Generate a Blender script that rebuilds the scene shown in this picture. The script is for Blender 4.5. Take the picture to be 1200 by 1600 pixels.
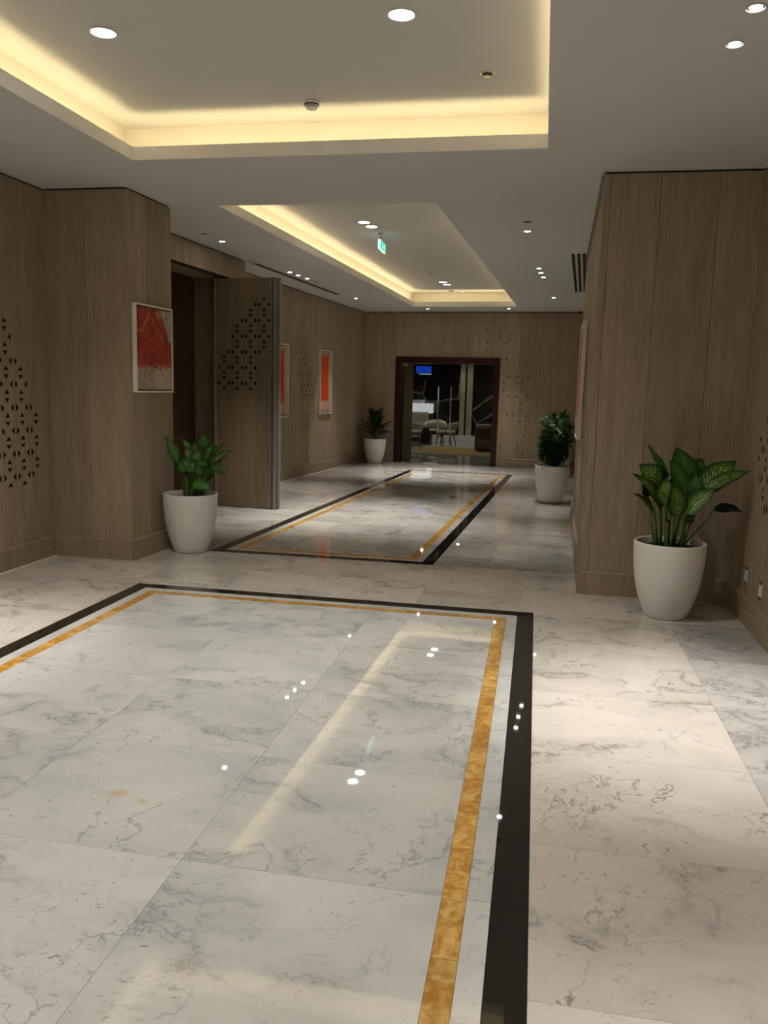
import bpy, bmesh, math, random
from mathutils import Vector, Matrix, geometry
random.seed(7)
SC = bpy.context.scene
COL = SC.collection
for o in list(bpy.data.objects): bpy.data.objects.remove(o)

# ------------------------------------------------------------------ camera
cd = bpy.data.cameras.new('camera'); cam = bpy.data.objects.new('camera', cd); COL.objects.link(cam)
cd.sensor_fit = 'HORIZONTAL'; cd.sensor_width = 36.0; cd.lens = 36.0*1290/1200; cd.clip_start = .05; cd.clip_end = 100
cr = Vector((0.98158367, 0.18949821, 0.02416444)); cu = Vector((-0.05145945, 0.1404723, 0.98874641)); cf = Vector((-0.18397124, 0.97178082, -0.14763679))
M = Matrix.Identity(4)
for i in range(3): M[i][0] = cr[i]; M[i][1] = cu[i]; M[i][2] = -cf[i]
M[2][3] = 1.5
cam.matrix_world = M
SC.camera = cam
# ------------------------------------------------------------------ world, exposure
w = bpy.data.worlds.new('world'); SC.world = w; w.use_nodes = True
w.node_tree.nodes['Background'].inputs[0].default_value = (1, .9, .75, 1)
w.node_tree.nodes['Background'].inputs[1].default_value = 0.0
SC.view_settings.view_transform = 'Standard'; SC.view_settings.look = 'None'
SC.view_settings.gamma = 1; SC.view_settings.use_curve_mapping = False
SC.view_settings.exposure = 0.72
# light levels
P_SPOT = 72.0; P_DOWN = 90.0; E_LED = 12.0; P_REST = 34.0
C_SPOT = (1.0, .945, .90); C_DOWN = (1.0, .96, .91); C_LED = (1.0, .79, .44)

# ------------------------------------------------------------------ helpers
def link(o, parent=None, kind=None, label=None, cat=None, group=None):
    COL.objects.link(o)
    if parent: o.parent = parent
    tag(o, label, cat, group, kind); return o
def tag(o, label=None, cat=None, group=None, kind=None):
    if label: o['label'] = label
    if cat: o['category'] = cat
    if group: o['group'] = group
    if kind: o['kind'] = kind
    return o
def mesh(name, verts, faces, mat=None, smooth=False, uvs=None):
    me = bpy.data.meshes.new(name); me.from_pydata([tuple(v) for v in verts], [], faces)
    if mat: me.materials.append(mat)
    if uvs:
        l = me.uv_layers.new(name='UVMap')
        for lp in me.loops: l.data[lp.index].uv = uvs[lp.vertex_index]
    if smooth:
        for p in me.polygons: p.use_smooth = True
    me.update(); return me
def obj(name, me, parent=None, **k): return link(bpy.data.objects.new(name, me), parent, **k)
def empty(name, loc=(0,0,0), rz=0, **k):
    o = bpy.data.objects.new(name, None); o.location = loc; o.rotation_euler.z = rz; o.empty_display_size = .1
    return link(o, None, **k)
class MB:
    def __init__(s): s.v = []; s.f = []
    def add(s, vs, fs):
        n = len(s.v); s.v += [Vector(x) for x in vs]; s.f += [tuple(i+n for i in f) for f in fs]; return s
    def box(s, x0, y0, z0, x1, y1, z1):
        return s.prism([(x0,y0),(x1,y0),(x1,y1),(x0,y1)], z0, z1)
    def prism(s, pts, z0, z1):
        a = sum(pts[i][0]*pts[(i+1)%len(pts)][1]-pts[(i+1)%len(pts)][0]*pts[i][1] for i in range(len(pts)))
        if a < 0: pts = pts[::-1]
        n = len(pts)
        vs = [(p[0],p[1],z0) for p in pts]+[(p[0],p[1],z1) for p in pts]
        fs = [tuple(range(n-1,-1,-1)), tuple(range(n,2*n))]+[(i,(i+1)%n,n+(i+1)%n,n+i) for i in range(n)]
        return s.add(vs, fs)
    def tube(s, pts, rs, seg=8, cap=True):
        rings = []; pts = [Vector(p) for p in pts]
        for i, p in enumerate(pts):
            t = (pts[min(i+1,len(pts)-1)]-pts[max(i-1,0)]).normalized()
            a = t.orthogonal().normalized() if i == 0 else (pa - t*pa.dot(t)).normalized()
            pa = a; b = t.cross(a); r = rs[i] if hasattr(rs,'__len__') else rs
            rings.append([p+(a*math.cos(q)+b*math.sin(q))*r for q in [2*math.pi*k/seg for k in range(seg)]])
        vs = [v for r in rings for v in r]; fs = []
        for i in range(len(pts)-1):
            for k in range(seg):
                fs.append((i*seg+k, i*seg+(k+1)%seg, (i+1)*seg+(k+1)%seg, (i+1)*seg+k))
        if cap: fs += [tuple(range(seg-1,-1,-1)), tuple((len(pts)-1)*seg+k for k in range(seg))]
        return s.add(vs, fs)
    def lathe(s, prof, seg=40, c=(0,0,0), capb=True, capt=False):
        vs = []; fs = []; n = len(prof)
        for (r,z) in prof:
            for k in range(seg):
                q = 2*math.pi*k/seg; vs.append((c[0]+r*math.cos(q), c[1]+r*math.sin(q), c[2]+z))
        for i in range(n-1):
            for k in range(seg): fs.append((i*seg+k, i*seg+(k+1)%seg, (i+1)*seg+(k+1)%seg, (i+1)*seg+k))
        if capb: fs.append(tuple(range(seg-1,-1,-1)))
        if capt: fs.append(tuple((n-1)*seg+k for k in range(seg)))
        return s.add(vs, fs)
    def mesh(s, name, mat=None, smooth=False): return mesh(name, s.v, s.f, mat, smooth)
    def build(s, name, mat=None, parent=None, smooth=False, bevel=0, **k):
        me = s.mesh(name, mat, smooth); o = obj(name, me, parent, **k)
        if bevel:
            m = o.modifiers.new('bevel','BEVEL'); m.width = bevel; m.segments = 2; m.limit_method = 'ANGLE'
        return o
def boxmesh(name, mat, *a): return MB().box(*a).mesh(name, mat)

# ------------------------------------------------------------------ node helper
class NT:
    def __init__(s, name):
        s.m = bpy.data.materials.new(name); s.m.use_nodes = True; s.t = s.m.node_tree; s.n = s.t.nodes
        s.b = s.n['Principled BSDF']; s.out = s.n['Material Output']
    def new(s, typ, **k):
        n = s.n.new(typ)
        for a, v in k.items(): setattr(n, a, v)
        return n
    def set(s, sock, v):
        if isinstance(v, bpy.types.NodeSocket): s.t.links.new(v, sock)
        elif hasattr(v, '__len__') and sock.type == 'RGBA' and len(v) == 3: sock.default_value = (*v, 1)
        else: sock.default_value = v
    def math(s, op, a, b=0.0, c=None, clamp=False):
        n = s.new('ShaderNodeMath', operation=op); n.use_clamp = clamp
        s.set(n.inputs[0], a); s.set(n.inputs[1], b)
        if c is not None: s.set(n.inputs[2], c)
        return n.outputs[0]
    def vmath(s, op, a, b=(0,0,0)):
        n = s.new('ShaderNodeVectorMath', operation=op); s.set(n.inputs[0], a); s.set(n.inputs[1], b)
        return n.outputs[1] if op in ('LENGTH','DISTANCE','DOT_PRODUCT') else n.outputs[0]
    def noise(s, vec, scale, detail=2, rough=.5, dist=0, color=False):
        n = s.new('ShaderNodeTexNoise'); s.set(n.inputs['Vector'], vec); n.inputs['Scale'].default_value = scale
        n.inputs['Detail'].default_value = detail; n.inputs['Roughness'].default_value = rough; n.inputs['Distortion'].default_value = dist
        return n.outputs[1 if color else 0]
    def ramp(s, fac, stops, interp='LINEAR'):
        n = s.new('ShaderNodeValToRGB'); s.set(n.inputs[0], fac); e = n.color_ramp; e.interpolation = interp
        while len(e.elements) < len(stops): e.elements.new(.5)
        for el, (p, c) in zip(e.elements, stops):
            el.position = p; el.color = (c, c, c, 1) if not hasattr(c, '__len__') else (*c, 1)
        return n.outputs[0]
    def mix(s, fac, a, b, blend='MIX'):
        n = s.new('ShaderNodeMix', data_type='RGBA', blend_type=blend)
        s.set(n.inputs[0], fac); s.set(n.inputs[6], a); s.set(n.inputs[7], b); return n.outputs[2]
    def mapr(s, v, a, b, c, d):
        n = s.new('ShaderNodeMapRange'); s.set(n.inputs[0], v)
        for i, q in enumerate((a,b,c,d)): n.inputs[i+1].default_value = q
        return n.outputs[0]
    def pos(s): return s.new('ShaderNodeNewGeometry').outputs['Position']
    def rnd(s): return s.new('ShaderNodeObjectInfo').outputs['Random']
    def comb(s, x, y, z):
        n = s.new('ShaderNodeCombineXYZ'); s.set(n.inputs[0], x); s.set(n.inputs[1], y); s.set(n.inputs[2], z); return n.outputs[0]
    def sep(s, v):
        n = s.new('ShaderNodeSeparateXYZ'); s.set(n.inputs[0], v); return n.outputs
    def bump(s, h, strength=.3, dist=.01):
        n = s.new('ShaderNodeBump'); n.inputs['Strength'].default_value = strength; n.inputs['Distance'].default_value = dist
        s.set(n.inputs['Height'], h); s.t.links.new(n.outputs[0], s.b.inputs['Normal'])
    def fin(s, color=None, rough=None, metal=None, spec=None, **k):
        if color is not None: s.set(s.b.inputs['Base Color'], color)
        if rough is not None: s.set(s.b.inputs['Roughness'], rough)
        if metal is not None: s.set(s.b.inputs['Metallic'], metal)
        if spec is not None: s.set(s.b.inputs['Specular IOR Level'], spec)
        for a, v in k.items(): s.set(s.b.inputs[a.replace('_',' ')], v)
        return s.m
def plain(name, c, rough=.5, metal=0, spec=.5, var=.06, scale=30):
    t = NT(name); n = t.noise(t.pos(), scale, 3)
    f = t.mapr(n, .3, .7, 1-var, 1+var)
    col = t.mix(1.0, c, t.comb(f, f, f), 'MULTIPLY')
    return t.fin(col, rough, metal, spec)
def emit(name, c, s):
    t = NT(name); t.fin((0,0,0), .5); t.set(t.b.inputs['Emission Color'], c); t.b.inputs['Emission Strength'].default_value = s; return t.m

# ------------------------------------------------------------------ materials
def wood_mat(name, dark, light, rough=.55, tone=.10):
    t = NT(name); p = t.pos(); r = t.rnd()
    x, y, z = t.sep(p)
    off = t.math('MULTIPLY', r, 37.0)
    v = t.comb(t.math('ADD', x, off), y, t.math('MULTIPLY', z, .022))
    v2 = t.comb(t.math('ADD', x, off), y, t.math('MULTIPLY', z, .1))
    fine = t.noise(v, 120, 3, .65); mid = t.noise(v2, 13, 3, .6); broad = t.noise(v2, 3.5, 2, .5)
    f = t.math('ADD', t.math('MULTIPLY', fine, .55), t.math('ADD', t.math('MULTIPLY', mid, .3), t.math('MULTIPLY', broad, .15)))
    c = t.mix(t.mapr(f, .38, .62, 0, 1), dark, light)
    k = t.mapr(r, 0, 1, 1-tone, 1+tone)
    c = t.mix(1.0, c, t.comb(k, k, k), 'MULTIPLY')
    t.bump(fine, .12, .002)
    return t.fin(c, rough, 0, .35)
WOOD = wood_mat('wood_veneer', (.268,.205,.138), (.405,.325,.232))
WOODT = wood_mat('wood_trim', (.240,.182,.118), (.365,.288,.200), .5)
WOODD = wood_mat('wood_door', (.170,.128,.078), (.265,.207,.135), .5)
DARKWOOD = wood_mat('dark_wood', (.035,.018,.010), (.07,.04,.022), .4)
REDWOOD = wood_mat('red_brown_frame', (.026,.0045,.0035), (.042,.008,.006), .3)
GAP = plain('shadow_gap', (.02,.014,.01), .9)
PAINT = plain('ceiling_paint', (.625,.625,.60), .85, 0, .2, .01, 3)
LIPM = plain('cove_lip_glow_paint', (.93,.91,.86), .6, 0, .3, .01, 3)  # whiter than the ceiling paint; cove light on the lip is painted in
PAINTC = plain('cove_paint', (.76,.73,.66), .8, 0, .2, .01, 3)
WHITEP = plain('white_plastic', (.75,.74,.70), .4)
GREYP = plain('grey_plastic', (.42,.41,.38), .5)
POTM = plain('pot_white', (.80,.785,.75), .45, 0, .4, .03, 6)
BLACK = plain('black', (.008,.008,.008), .6)
BRONZE = plain('bronze_inlay', (.035,.024,.016), .28, .9, .5)
STEEL = plain('brushed_steel', (.36,.36,.34), .32, 1)
CHROME = plain('satin_chrome', (.6,.58,.54), .25, 1)
FRAMEW = plain('cream_frame', (.86,.81,.70), .5)
EDGEM = plain('door_edge_metal', (.30,.275,.24), .5, .35)
GROOVE = plain('edge_groove_grey', (.10,.09,.08), .6)
CAULK = plain('pale_skirting_line', (.72,.66,.55), .5)
SOIL = plain('soil', (.028,.017,.010), .95, var=.4, scale=60)
LED = emit('led_warm', C_LED, E_LED)
LENS = emit('lamp_lens', (1,.96,.9), 30)
LENSB = emit('lamp_lens_wide', (1,.97,.92), 9)

def marble(name, base, cloud, vein, veinamt=1.0, warm=0.0, spots=False, rough=.022):
    t = NT(name); p = t.pos(); r = t.rnd()
    off = t.comb(t.math('MULTIPLY', r, 61.0), t.math('MULTIPLY', r, 23.0), t.math('MULTIPLY', r, 7.0))
    # slabs keep most of the vein direction but start elsewhere
    q = t.vmath('ADD', p, off)
    warp = t.vmath('SCALE', t.noise(q, 2.1, 6, .6, 0, True)); warp.node.inputs[3].default_value = .42
    q2 = t.vmath('ADD', q, warp)
    x, y, z = t.sep(q2)
    st = t.comb(t.math('MULTIPLY', t.math('ADD', x, t.math('MULTIPLY', y, .25)), .9), t.math('MULTIPLY', y, 1.45), z)
    sv = t.comb(t.math('MULTIPLY', x, 1.35), t.math('MULTIPLY', t.math('SUBTRACT', y, t.math('MULTIPLY', x, .4)), .9), z)
    cl = t.noise(st, 1.3, 5, .6)
    c = t.mix(t.mapr(cl, .42, .72, 0, 1), base, cloud)
    # long thin veins : ridges of distorted noise
    def ridge(vec, sc, width, det=4):
        n = t.noise(vec, sc, det, .57, .25)
        d = t.math('ABSOLUTE', t.math('SUBTRACT', n, .5))
        return t.mapr(d, 0, width, 1, 0)
    v1 = t.math('MAXIMUM', ridge(st, .95, .0045, 6), t.math('MULTIPLY', ridge(st, .95, .018, 6), .38)); m1 = t.mapr(t.noise(q, 2.0, 3), .40, .54, 0, 1)
    v2 = ridge(t.vmath('ADD', sv, (5.1,2.2,0)), 2.0, .0095, 6); m2 = t.mapr(t.noise(t.vmath('ADD', q, (9,3,1)), 2.8, 3), .45, .60, 0, 1)
    v3 = ridge(t.vmath('ADD', st, (1.3,8.2,0)), 5.5, .010, 5); m3 = t.mapr(t.noise(t.vmath('ADD', q, (2,7,1)), 5.0, 3), .50, .62, 0, 1)
    f = t.math('MAXIMUM', t.math('MULTIPLY', v1, m1), t.math('MAXIMUM', t.math('MULTIPLY', v2, m2), t.math('MULTIPLY', t.math('MULTIPLY', v3, m3), .75)))
    halo = t.mapr(t.math('ABSOLUTE', t.math('SUBTRACT', t.noise(st, .95, 6, .57, .25), .5)), 0, .06, .22, 0)
    c = t.mix(t.math('MULTIPLY', halo, m1), c, vein)
    c = t.mix(t.math('MULTIPLY', f, .85*veinamt, clamp=True), c, vein)
    # small dashes
    xs = t.comb(t.math('MULTIPLY', x, 1.0), t.math('MULTIPLY', y, 2.2), z)
    sp = t.mapr(t.noise(xs, 30, 3, .6), .64, .69, 0, .8); ms = t.mapr(t.noise(q, 1.9, 2), .48, .6, 0, 1)
    c = t.mix(t.math('MULTIPLY', sp, ms), c, vein)
    k = t.mapr(t.math('FRACT', t.math('MULTIPLY', r, 17.3)), 0, 1, .93, 1.04)
    c = t.mix(1.0, c, t.comb(k, k, t.math('MULTIPLY', k, 1.0)), 'MULTIPLY')
    if spots:
        for (sx, sy, rad, col) in ((-1.42,1.83,.028,(.42,.22,.07)), (-1.47,2.63,.055,(.62,.46,.22)), (-1.36,2.60,.03,(.62,.46,.24))):
            px, py, pz = t.sep(p)
            wob = t.math('MULTIPLY', t.noise(p, 22, 2), rad*1.1)
            d = t.vmath('LENGTH', t.comb(t.math('SUBTRACT', px, sx), t.math('MULTIPLY', t.math('SUBTRACT', py, sy), 1.3), 0.0))
            m = t.mapr(t.math('ADD', d, wob), rad*.8, rad*1.45, .8, 0)
            c = t.mix(m, c, col)
    return t.fin(c, rough, 0, 1.0)
MARB_IN = marble('marble_centre', (.68,.68,.64), (.53,.54,.52), (.24,.23,.24), .8, spots=True)
MARB_OUT = marble('marble_border', (.70,.655,.585), (.56,.52,.46), (.20,.18,.17), 1.0)
MARB_SIDE = marble('marble_side_column', (.60,.585,.55), (.46,.46,.43), (.19,.18,.18), .9)
MARB_FAR = marble('marble_corridor', (.61,.58,.53), (.38,.37,.33), (.17,.155,.14), .8)
def gold_mat():
    t = NT('gold_marble'); p = t.pos(); r = t.rnd()
    q = t.vmath('ADD', p, t.comb(t.math('MULTIPLY', r, 40), 0.0, 0.0))
    n = t.noise(q, 14, 4, .6, 1.2); n2 = t.noise(q, 45, 3, .6)
    c = t.mix(t.mapr(n, .4, .68, 0, 1), (.50,.235,.035), (.78,.50,.16))
    c = t.mix(t.mapr(n2, .62, .72, 0, .5), c, (.85,.66,.36))
    k = t.mapr(r, 0, 1, .78, 1.12); c = t.mix(1.0, c, t.comb(k, k, k), 'MULTIPLY')
    return t.fin(c, .03, 0, .5)
GOLD = gold_mat()
def black_mat():
    t = NT('black_marble'); p = t.pos(); n = t.noise(p, 60, 3, .6); r = t.rnd()
    c = t.mix(t.mapr(n, .55, .75, 0, 1), (.016,.013,.010), (.026,.022,.016))
    return t.fin(c, .025, 0, .5)
BLACKM = black_mat()
GROUT = plain('grout', (.40,.38,.33), .8)
def darkmarble():
    t = NT('dark_veined_marble'); p = t.pos()
    w_ = t.vmath('SCALE', t.noise(p, 3.0, 3, .6, 0, True)); w_.node.inputs[3].default_value = .14
    q = t.vmath('ADD', p, w_)
    vo = t.new('ShaderNodeTexVoronoi', feature='DISTANCE_TO_EDGE'); t.set(vo.inputs['Vector'], q); vo.inputs['Scale'].default_value = .85
    d = t.math('MULTIPLY', vo.outputs['Distance'], .8)
    m = t.mapr(t.noise(p, 1.1, 2), .38, .5, 0, 1)
    f = t.math('MULTIPLY', t.mapr(d, 0, .020, 1, 0), m)
    c = t.mix(f, (.010,.008,.006), (.42,.35,.26))
    return t.fin(c, .12, 0, .5)
DMARB = darkmarble()
def glass_mat():
    t = NT('clear_glass'); t.n.remove(t.b)
    fr = t.new('ShaderNodeFresnel'); fr.inputs[0].default_value = 1.35
    tr = t.new('ShaderNodeBsdfTransparent'); tr.inputs[0].default_value = (.9,.92,.9,1)
    gl = t.new('ShaderNodeBsdfGlossy'); gl.inputs[1].default_value = .02
    mx = t.new('ShaderNodeMixShader'); t.set(mx.inputs[0], fr.outputs[0]); t.set(mx.inputs[1], tr.outputs[0]); t.set(mx.inputs[2], gl.outputs[0])
    t.set(t.out.inputs[0], mx.outputs[0]); return t.m
GLASS = glass_mat()

# ================================================================== STRUCTURE
H = 3.05; ZC = 3.35
def add_prisms(name, lst, mat, parent=None, **k):
    m = MB()
    for pts, z0, z1 in lst: m.prism(pts, z0, z1)
    return m.build(name, mat, parent, **k)
# ---- floor
floor = MB().box(-7, -2.6, -.16, 3.2, 26.2, -.012).build('floor', GROUT, kind='structure')
J = .0006
def inset(q, j=J):
    c = [sum(p[i] for p in q)/len(q) for i in (0,1)]
    out = []
    n = len(q)
    for i in range(n):
        a, b, d = Vector(q[i-1]), Vector(q[i]), Vector(q[(i+1)%n])
        e1 = (b-a).normalized(); e2 = (d-b).normalized(); n1 = Vector((-e1.y,e1.x)); n2 = Vector((-e2.y,e2.x))
        if (Vector(c)-b).dot(n1) < 0: n1 = -n1
        if (Vector(c)-b).dot(n2) < 0: n2 = -n2
        out.append(tuple(b+(n1+n2)*j))
    return out
def slab(name, q, mat, j=J, top=0.0):
    return MB().prism(inset(q, j), -.012, top).build(name, mat, floor)
class Quad:
    """near-left, near-right, far-right, far-left; u,v in metres"""
    def __init__(s, NL, NR, FR, FL, W, L): s.c = [Vector(x) for x in (NL,NR,FR,FL)]; s.W = W; s.L = L
    def __call__(s, u, v):
        a, b = u/s.W, v/s.L; NL, NR, FR, FL = s.c
        p = (NL*(1-a)+NR*a)*(1-b)+(FL*(1-a)+FR*a)*b; return (p.x, p.y)
    def rect(s, u0, v0, u1, v1): return [s(u0,v0), s(u1,v0), s(u1,v1), s(u0,v1)]
def span(a, b, step, phase, mn=.08):
    k = math.ceil((a-phase)/step+1e-6); out = [a]
    while phase+k*step < b-mn:
        if phase+k*step > a+mn: out.append(phase+k*step)
        k += 1
    return out+[b]
def carpet(Q, step, matin, vphase, uphase, gstep=.262, near=True):
    W, L = Q.W, Q.L
    B, G0, G1 = .109, .181, .254
    def ring(a, b, name, mat, st, ph):
        # mitred frame pieces
        for (side) in ('l','r'):
            ys = span(b, L-b, st, ph)
            for i in range(len(ys)-1):
                u0, u1 = (a, b) if side == 'l' else (W-b, W-a)
                slab(name, Q.rect(u0, ys[i], u1, ys[i+1]), mat)
        for side in ('f','n'):
            xs = span(a, W-a, st, ph)
            for i in range(len(xs)-1):
                v0, v1 = (L-b, L-a) if side == 'f' else (a, b)
                slab(name, Q.rect(xs[i], v0, xs[i+1], v1), mat)
    ring(0, B, 'black_stone_strip', BLACKM, step, vphase)
    ring(B, G0, 'white_marble_strip', matin, step, vphase)
    ring(G0, G1, 'gold_stone_strip', GOLD, gstep, .1)
    us = span(G1, W-G1, .78, uphase); vs = span(G1, L-G1, step, vphase)
    for i in range(len(us)-1):
        for k in range(len(vs)-1): slab('marble_slab', Q.rect(us[i], vs[k], us[i+1], vs[k+1]), matin)
QN = Quad((-2.946,-1.5), (.065,-1.5), (0,5.62), (-2.942,5.65), 2.95, 7.13)
carpet(QN, .765, MARB_IN, 3.045+1.5-.765*6, 1.088+.78-.78*2)
QF = Quad((-2.927,6.965), (-.878,6.962), (-.50,15.25), (-2.44,15.33), 2.05, 8.3)
carpet(QF, .765, MARB_FAR, .4, .64)
# surround, near room
def xr(y): return .065+(y+1.5)/7.12*(-.065)
rows = [-2.6,-1.04,-.305,.43,1.165,1.90,2.637,3.372,4.107,4.842,5.577]
rows_r = rows[:-1]+[None]
def yb(x): return 5.62-.0102*x
ys = rows[:]
for i in range(len(ys)-1):
    y0, y1 = ys[i], ys[i+1]
    last = i == len(ys)-2
    e = .0
    for (xa, xb) in ((None,.89),(.89,1.42)):
        a0 = xr(max(y0,-1.5)) if xa is None else xa; a1 = xr(y1) if xa is None else xa
        q = [(a0,y0),(xb,y0),(xb,(yb(xb) if last else y1)),(a1,(yb(a1) if last else y1))]
        slab('marble_slab', q, MARB_OUT if xa is None else MARB_SIDE)
    for (xa, xb) in ((-4.2,-3.68),(-3.68,-2.944)):
        q = [(xa,y0),(xb,y0),(xb,(yb(xb) if last else y1)),(xa,(yb(xa) if last else y1))]
        slab('marble_slab', q, MARB_OUT)
slab('marble_slab', [(-2.944,-2.6),(.065,-2.6),(.065,-1.5),(-2.944,-1.5)], MARB_OUT)
xs = [-4.2,-3.75,-3.02,-2.28,-1.545,-.82,-.09,.64,1.42]
for i in range(len(xs)-1):
    a, b = xs[i], xs[i+1]
    slab('marble_slab', [(a,yb(a)),(b,yb(b)),(b,6.30),(a,6.30)], MARB_OUT)
    slab('marble_slab', [(a,6.30),(b,6.30),(b,6.962),(a,6.965)], MARB_OUT)
# surround, corridor
vs = [0]+[.4+.765*k for k in range(13)]
for k in range(len(vs)-1):
    v0, v1 = vs[k], vs[k+1]
    for u0, u1 in ((-3.2,-1.53),(-1.53,-.765),(-.765,0),(2.05,2.5),(2.5,3.27),(3.27,4.4)):
        slab('marble_slab', QF.rect(u0, v0, u1, v1), MARB_FAR)
    if v0 >= 8.0:
        pass
for u0, u1 in ((0,.68),(.68,1.37),(1.37,2.05)):
    slab('marble_slab', QF.rect(u0, 8.3, u1, 8.815), MARB_FAR)
    slab('marble_slab', QF.rect(u0, 8.815, u1, vs[-1]), MARB_FAR)
yfl = [QF(0, vs[-1])[1]]
# restaurant floor : joined slabs
m = MB()
for i in range(10):
    for k in range(10):
        x0 = -6.9+i*.9; y0 = 16.52+k*.95
        m.prism(inset([(x0,y0),(x0+.9,y0),(x0+.9,y0+.95),(x0,y0+.95)], .002), -.012, -.0025)
m.build('restaurant_slabs', MARB_FAR, floor, kind='stuff')
MB().prism([(-3.02,18.8),(-2.92,18.8),(-2.82,21.2),(-2.92,21.2)], -.012, .0005).build('black_stone_strip', BLACKM, floor)
MB().box(-2.9, 18.93, -.012, -.9, 19.05, .0005).build('black_stone_strip', BLACKM, floor)

# ---- ceiling with two recesses
RN = [(-2.94,-1.6),(-.05,-1.6),(-.059,5.675),(-2.94,5.675)]
RNb = [(-3.144,-1.8),(.15,-1.8),(.15,5.966),(-3.144,5.966)]
RF = [(-2.90,7.13),(-.979,7.165),(-.575,15.72),(-2.525,15.85)]
RFb = [(-3.10,6.95),(-.77,6.95),(-.38,16.30),(-2.62,16.35)]
def slab_with_holes(name, outer, holes, z0, z1, mat, **k):
    polys = [[Vector((*p,0)) for p in outer]]+[[Vector((*p,0)) for p in h] for h in holes]
    tri = geometry.tessellate_polygon(polys); flat = [v for p in polys for v in p]; n = len(flat)
    vs = [(v.x,v.y,z0) for v in flat]+[(v.x,v.y,z1) for v in flat]; fs = []
    for t in tri:
        a, b, c = [flat[i] for i in t]
        up = (b-a).cross(c-a).z > 0
        t = tuple(t) if up else tuple(t)[::-1]
        fs.append(tuple(i+n for i in t)); fs.append(t[::-1])
    s = 0
    for p in polys:
        L = len(p)
        for i in range(L): a, b = s+i, s+(i+1)%L; fs.append((a,b,b+n,a+n))
        s += L
    me = mesh(name, vs, fs, mat); bm = bmesh.new(); bm.from_mesh(me); bmesh.ops.recalc_face_normals(bm, faces=bm.faces); bm.to_mesh(me); bm.free()
    return obj(name, me, **k)
ceiling = slab_with_holes('ceiling', [(-5.6,-2.6),(3.0,-2.6),(3.0,17.05),(-5.6,17.05)], [RN, RF], H, H+.03, PAINT, kind='structure')
def cove(inner, back, upname):
    m = MB(); n = 4
    cx = sum(p[0] for p in inner)/4; cy = sum(p[1] for p in inner)/4
    def off(q, d):   # push outwards
        out = []
        for i in range(4):
            a, b, c = Vector(q[i-1]), Vector(q[i]), Vector(q[(i+1)%4])
            e1 = (b-a).normalized(); e2 = (c-b).normalized(); out.append(tuple(b+Vector((e1.y,-e1.x))*d+Vector((e2.y,-e2.x))*d))
        return out
    lip = off(inner, .012); inn = off(inner, -.004)
    for i in range(4):
        k = (i+1) % 4
        m.prism([inn[i], inn[k], lip[k], lip[i]], H+.0005, H+.09)
    m.build('cove_lip', LIPM, ceiling)
    m = MB(); bo = off(back, .02)
    for i in range(4):
        k = (i+1) % 4
        m.prism([back[i], back[k], bo[k], bo[i]], H+.03, ZC)
    m.build('cove_wall', PAINTC, ceiling)
    MB().prism(off(back, .03), ZC, ZC+.03).build('recess_panel', PAINT, ceiling)
    s0 = off(inner, .018); s1 = off(inner, .040)
    for i in range(4):
        k = (i+1) % 4
        MB().prism([s0[i], s0[k], s1[k], s1[i]], H+.032, H+.042).build('led_strip', LED, ceiling)
cove(RN, RNb, 'near'); cove(RF, RFb, 'far')

# ---- wood walls made of separate panels
def seg_frame(p0, p1, nrm):
    p0 = Vector(p0); p1 = Vector(p1); d = (p1-p0); L = d.length; d.normalize()
    n = Vector((-d.y, d.x)); 
    if n.dot(Vector(nrm)) < 0: n = -n
    return p0, d, n, L
def wall(name, p0, p1, nrm, seams=None, z0=0.0, z1=3.05, mat=None, step=.39, parent=None, base=True, basename=None, thick=.12, top_gap=.014, caulk=False):
    mat = mat or WOOD
    p0, d, n, L = seg_frame(p0, p1, nrm)
    def P(a, b): q = p0+d*a+n*b; return (q.x, q.y)
    w_ = MB().prism([P(.02,-thick), P(L-.02,-thick), P(L-.02,-.016), P(.02,-.016)], z0, z1).build(name, GAP, parent, kind='structure') if parent is None else parent
    if parent is not None: MB().prism([P(0,-thick), P(L,-thick), P(L,-.016), P(0,-.016)], z0, z1).build('backing', GAP, parent)
    s = [0]+(list(seams) if seams is not None else [step*k for k in range(1, int(L/step)+1) if step*k < L-.06])+[L]
    zt = z1-top_gap if z1 > 3.0 else z1
    for i in range(len(s)-1):
        a = s[i]+(.0012 if i else 0); b = s[i+1]-(.0012 if i < len(s)-2 else 0)
        MB().prism([P(a,-.016), P(b,-.016), P(b,0), P(a,0)], z0, zt).build('panel', mat, w_, bevel=.0012)
    if base:
        bb = MB(); prof = [(0,.0),(.024,.0),(.024,.093),(.019,.097),(.019,.165),(.012,.176),(.0,.180)]
        vs = []
        for a in (0, L):
            for (o_, z) in prof: q = P(a, o_); vs.append((q[0], q[1], z))
        k = len(prof); fs = [(i, (i+1)%k, k+(i+1)%k, k+i) for i in range(k)]+[tuple(range(k))[::-1], tuple(range(k,2*k))]
        me = mesh('baseboard', vs, fs, WOODT); bm = bmesh.new(); bm.from_mesh(me); bmesh.ops.recalc_face_normals(bm, faces=bm.faces); bm.to_mesh(me); bm.free()
        obj(basename or 'baseboard_left', me, kind='structure')
    if caulk:
        MB().prism([P(0,.024), P(L,.024), P(L,.045), P(0,.045)], 0.0, .006).build('trim_1', CAULK, kind='structure')
    return w_, P
wl, PL0 = wall('wall_left', (-4.12,-2.5), (-4.12,6.40), (1,0), seams=[.45+.39*k for k in range(22)], caulk=True)
wp, _ = wall('wall_left', (-4.12,6.40), (-3.38,6.40), (0,-1), seams=[.36])
wps, PP = wall('wall_left', (-3.38,6.40), (-3.345,7.13), (1,0), seams=[.30])
MB().box(-4.1, 6.52, 0, -3.50, 7.12, 3.04).build('pillar_core', GAP, wp)
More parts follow.
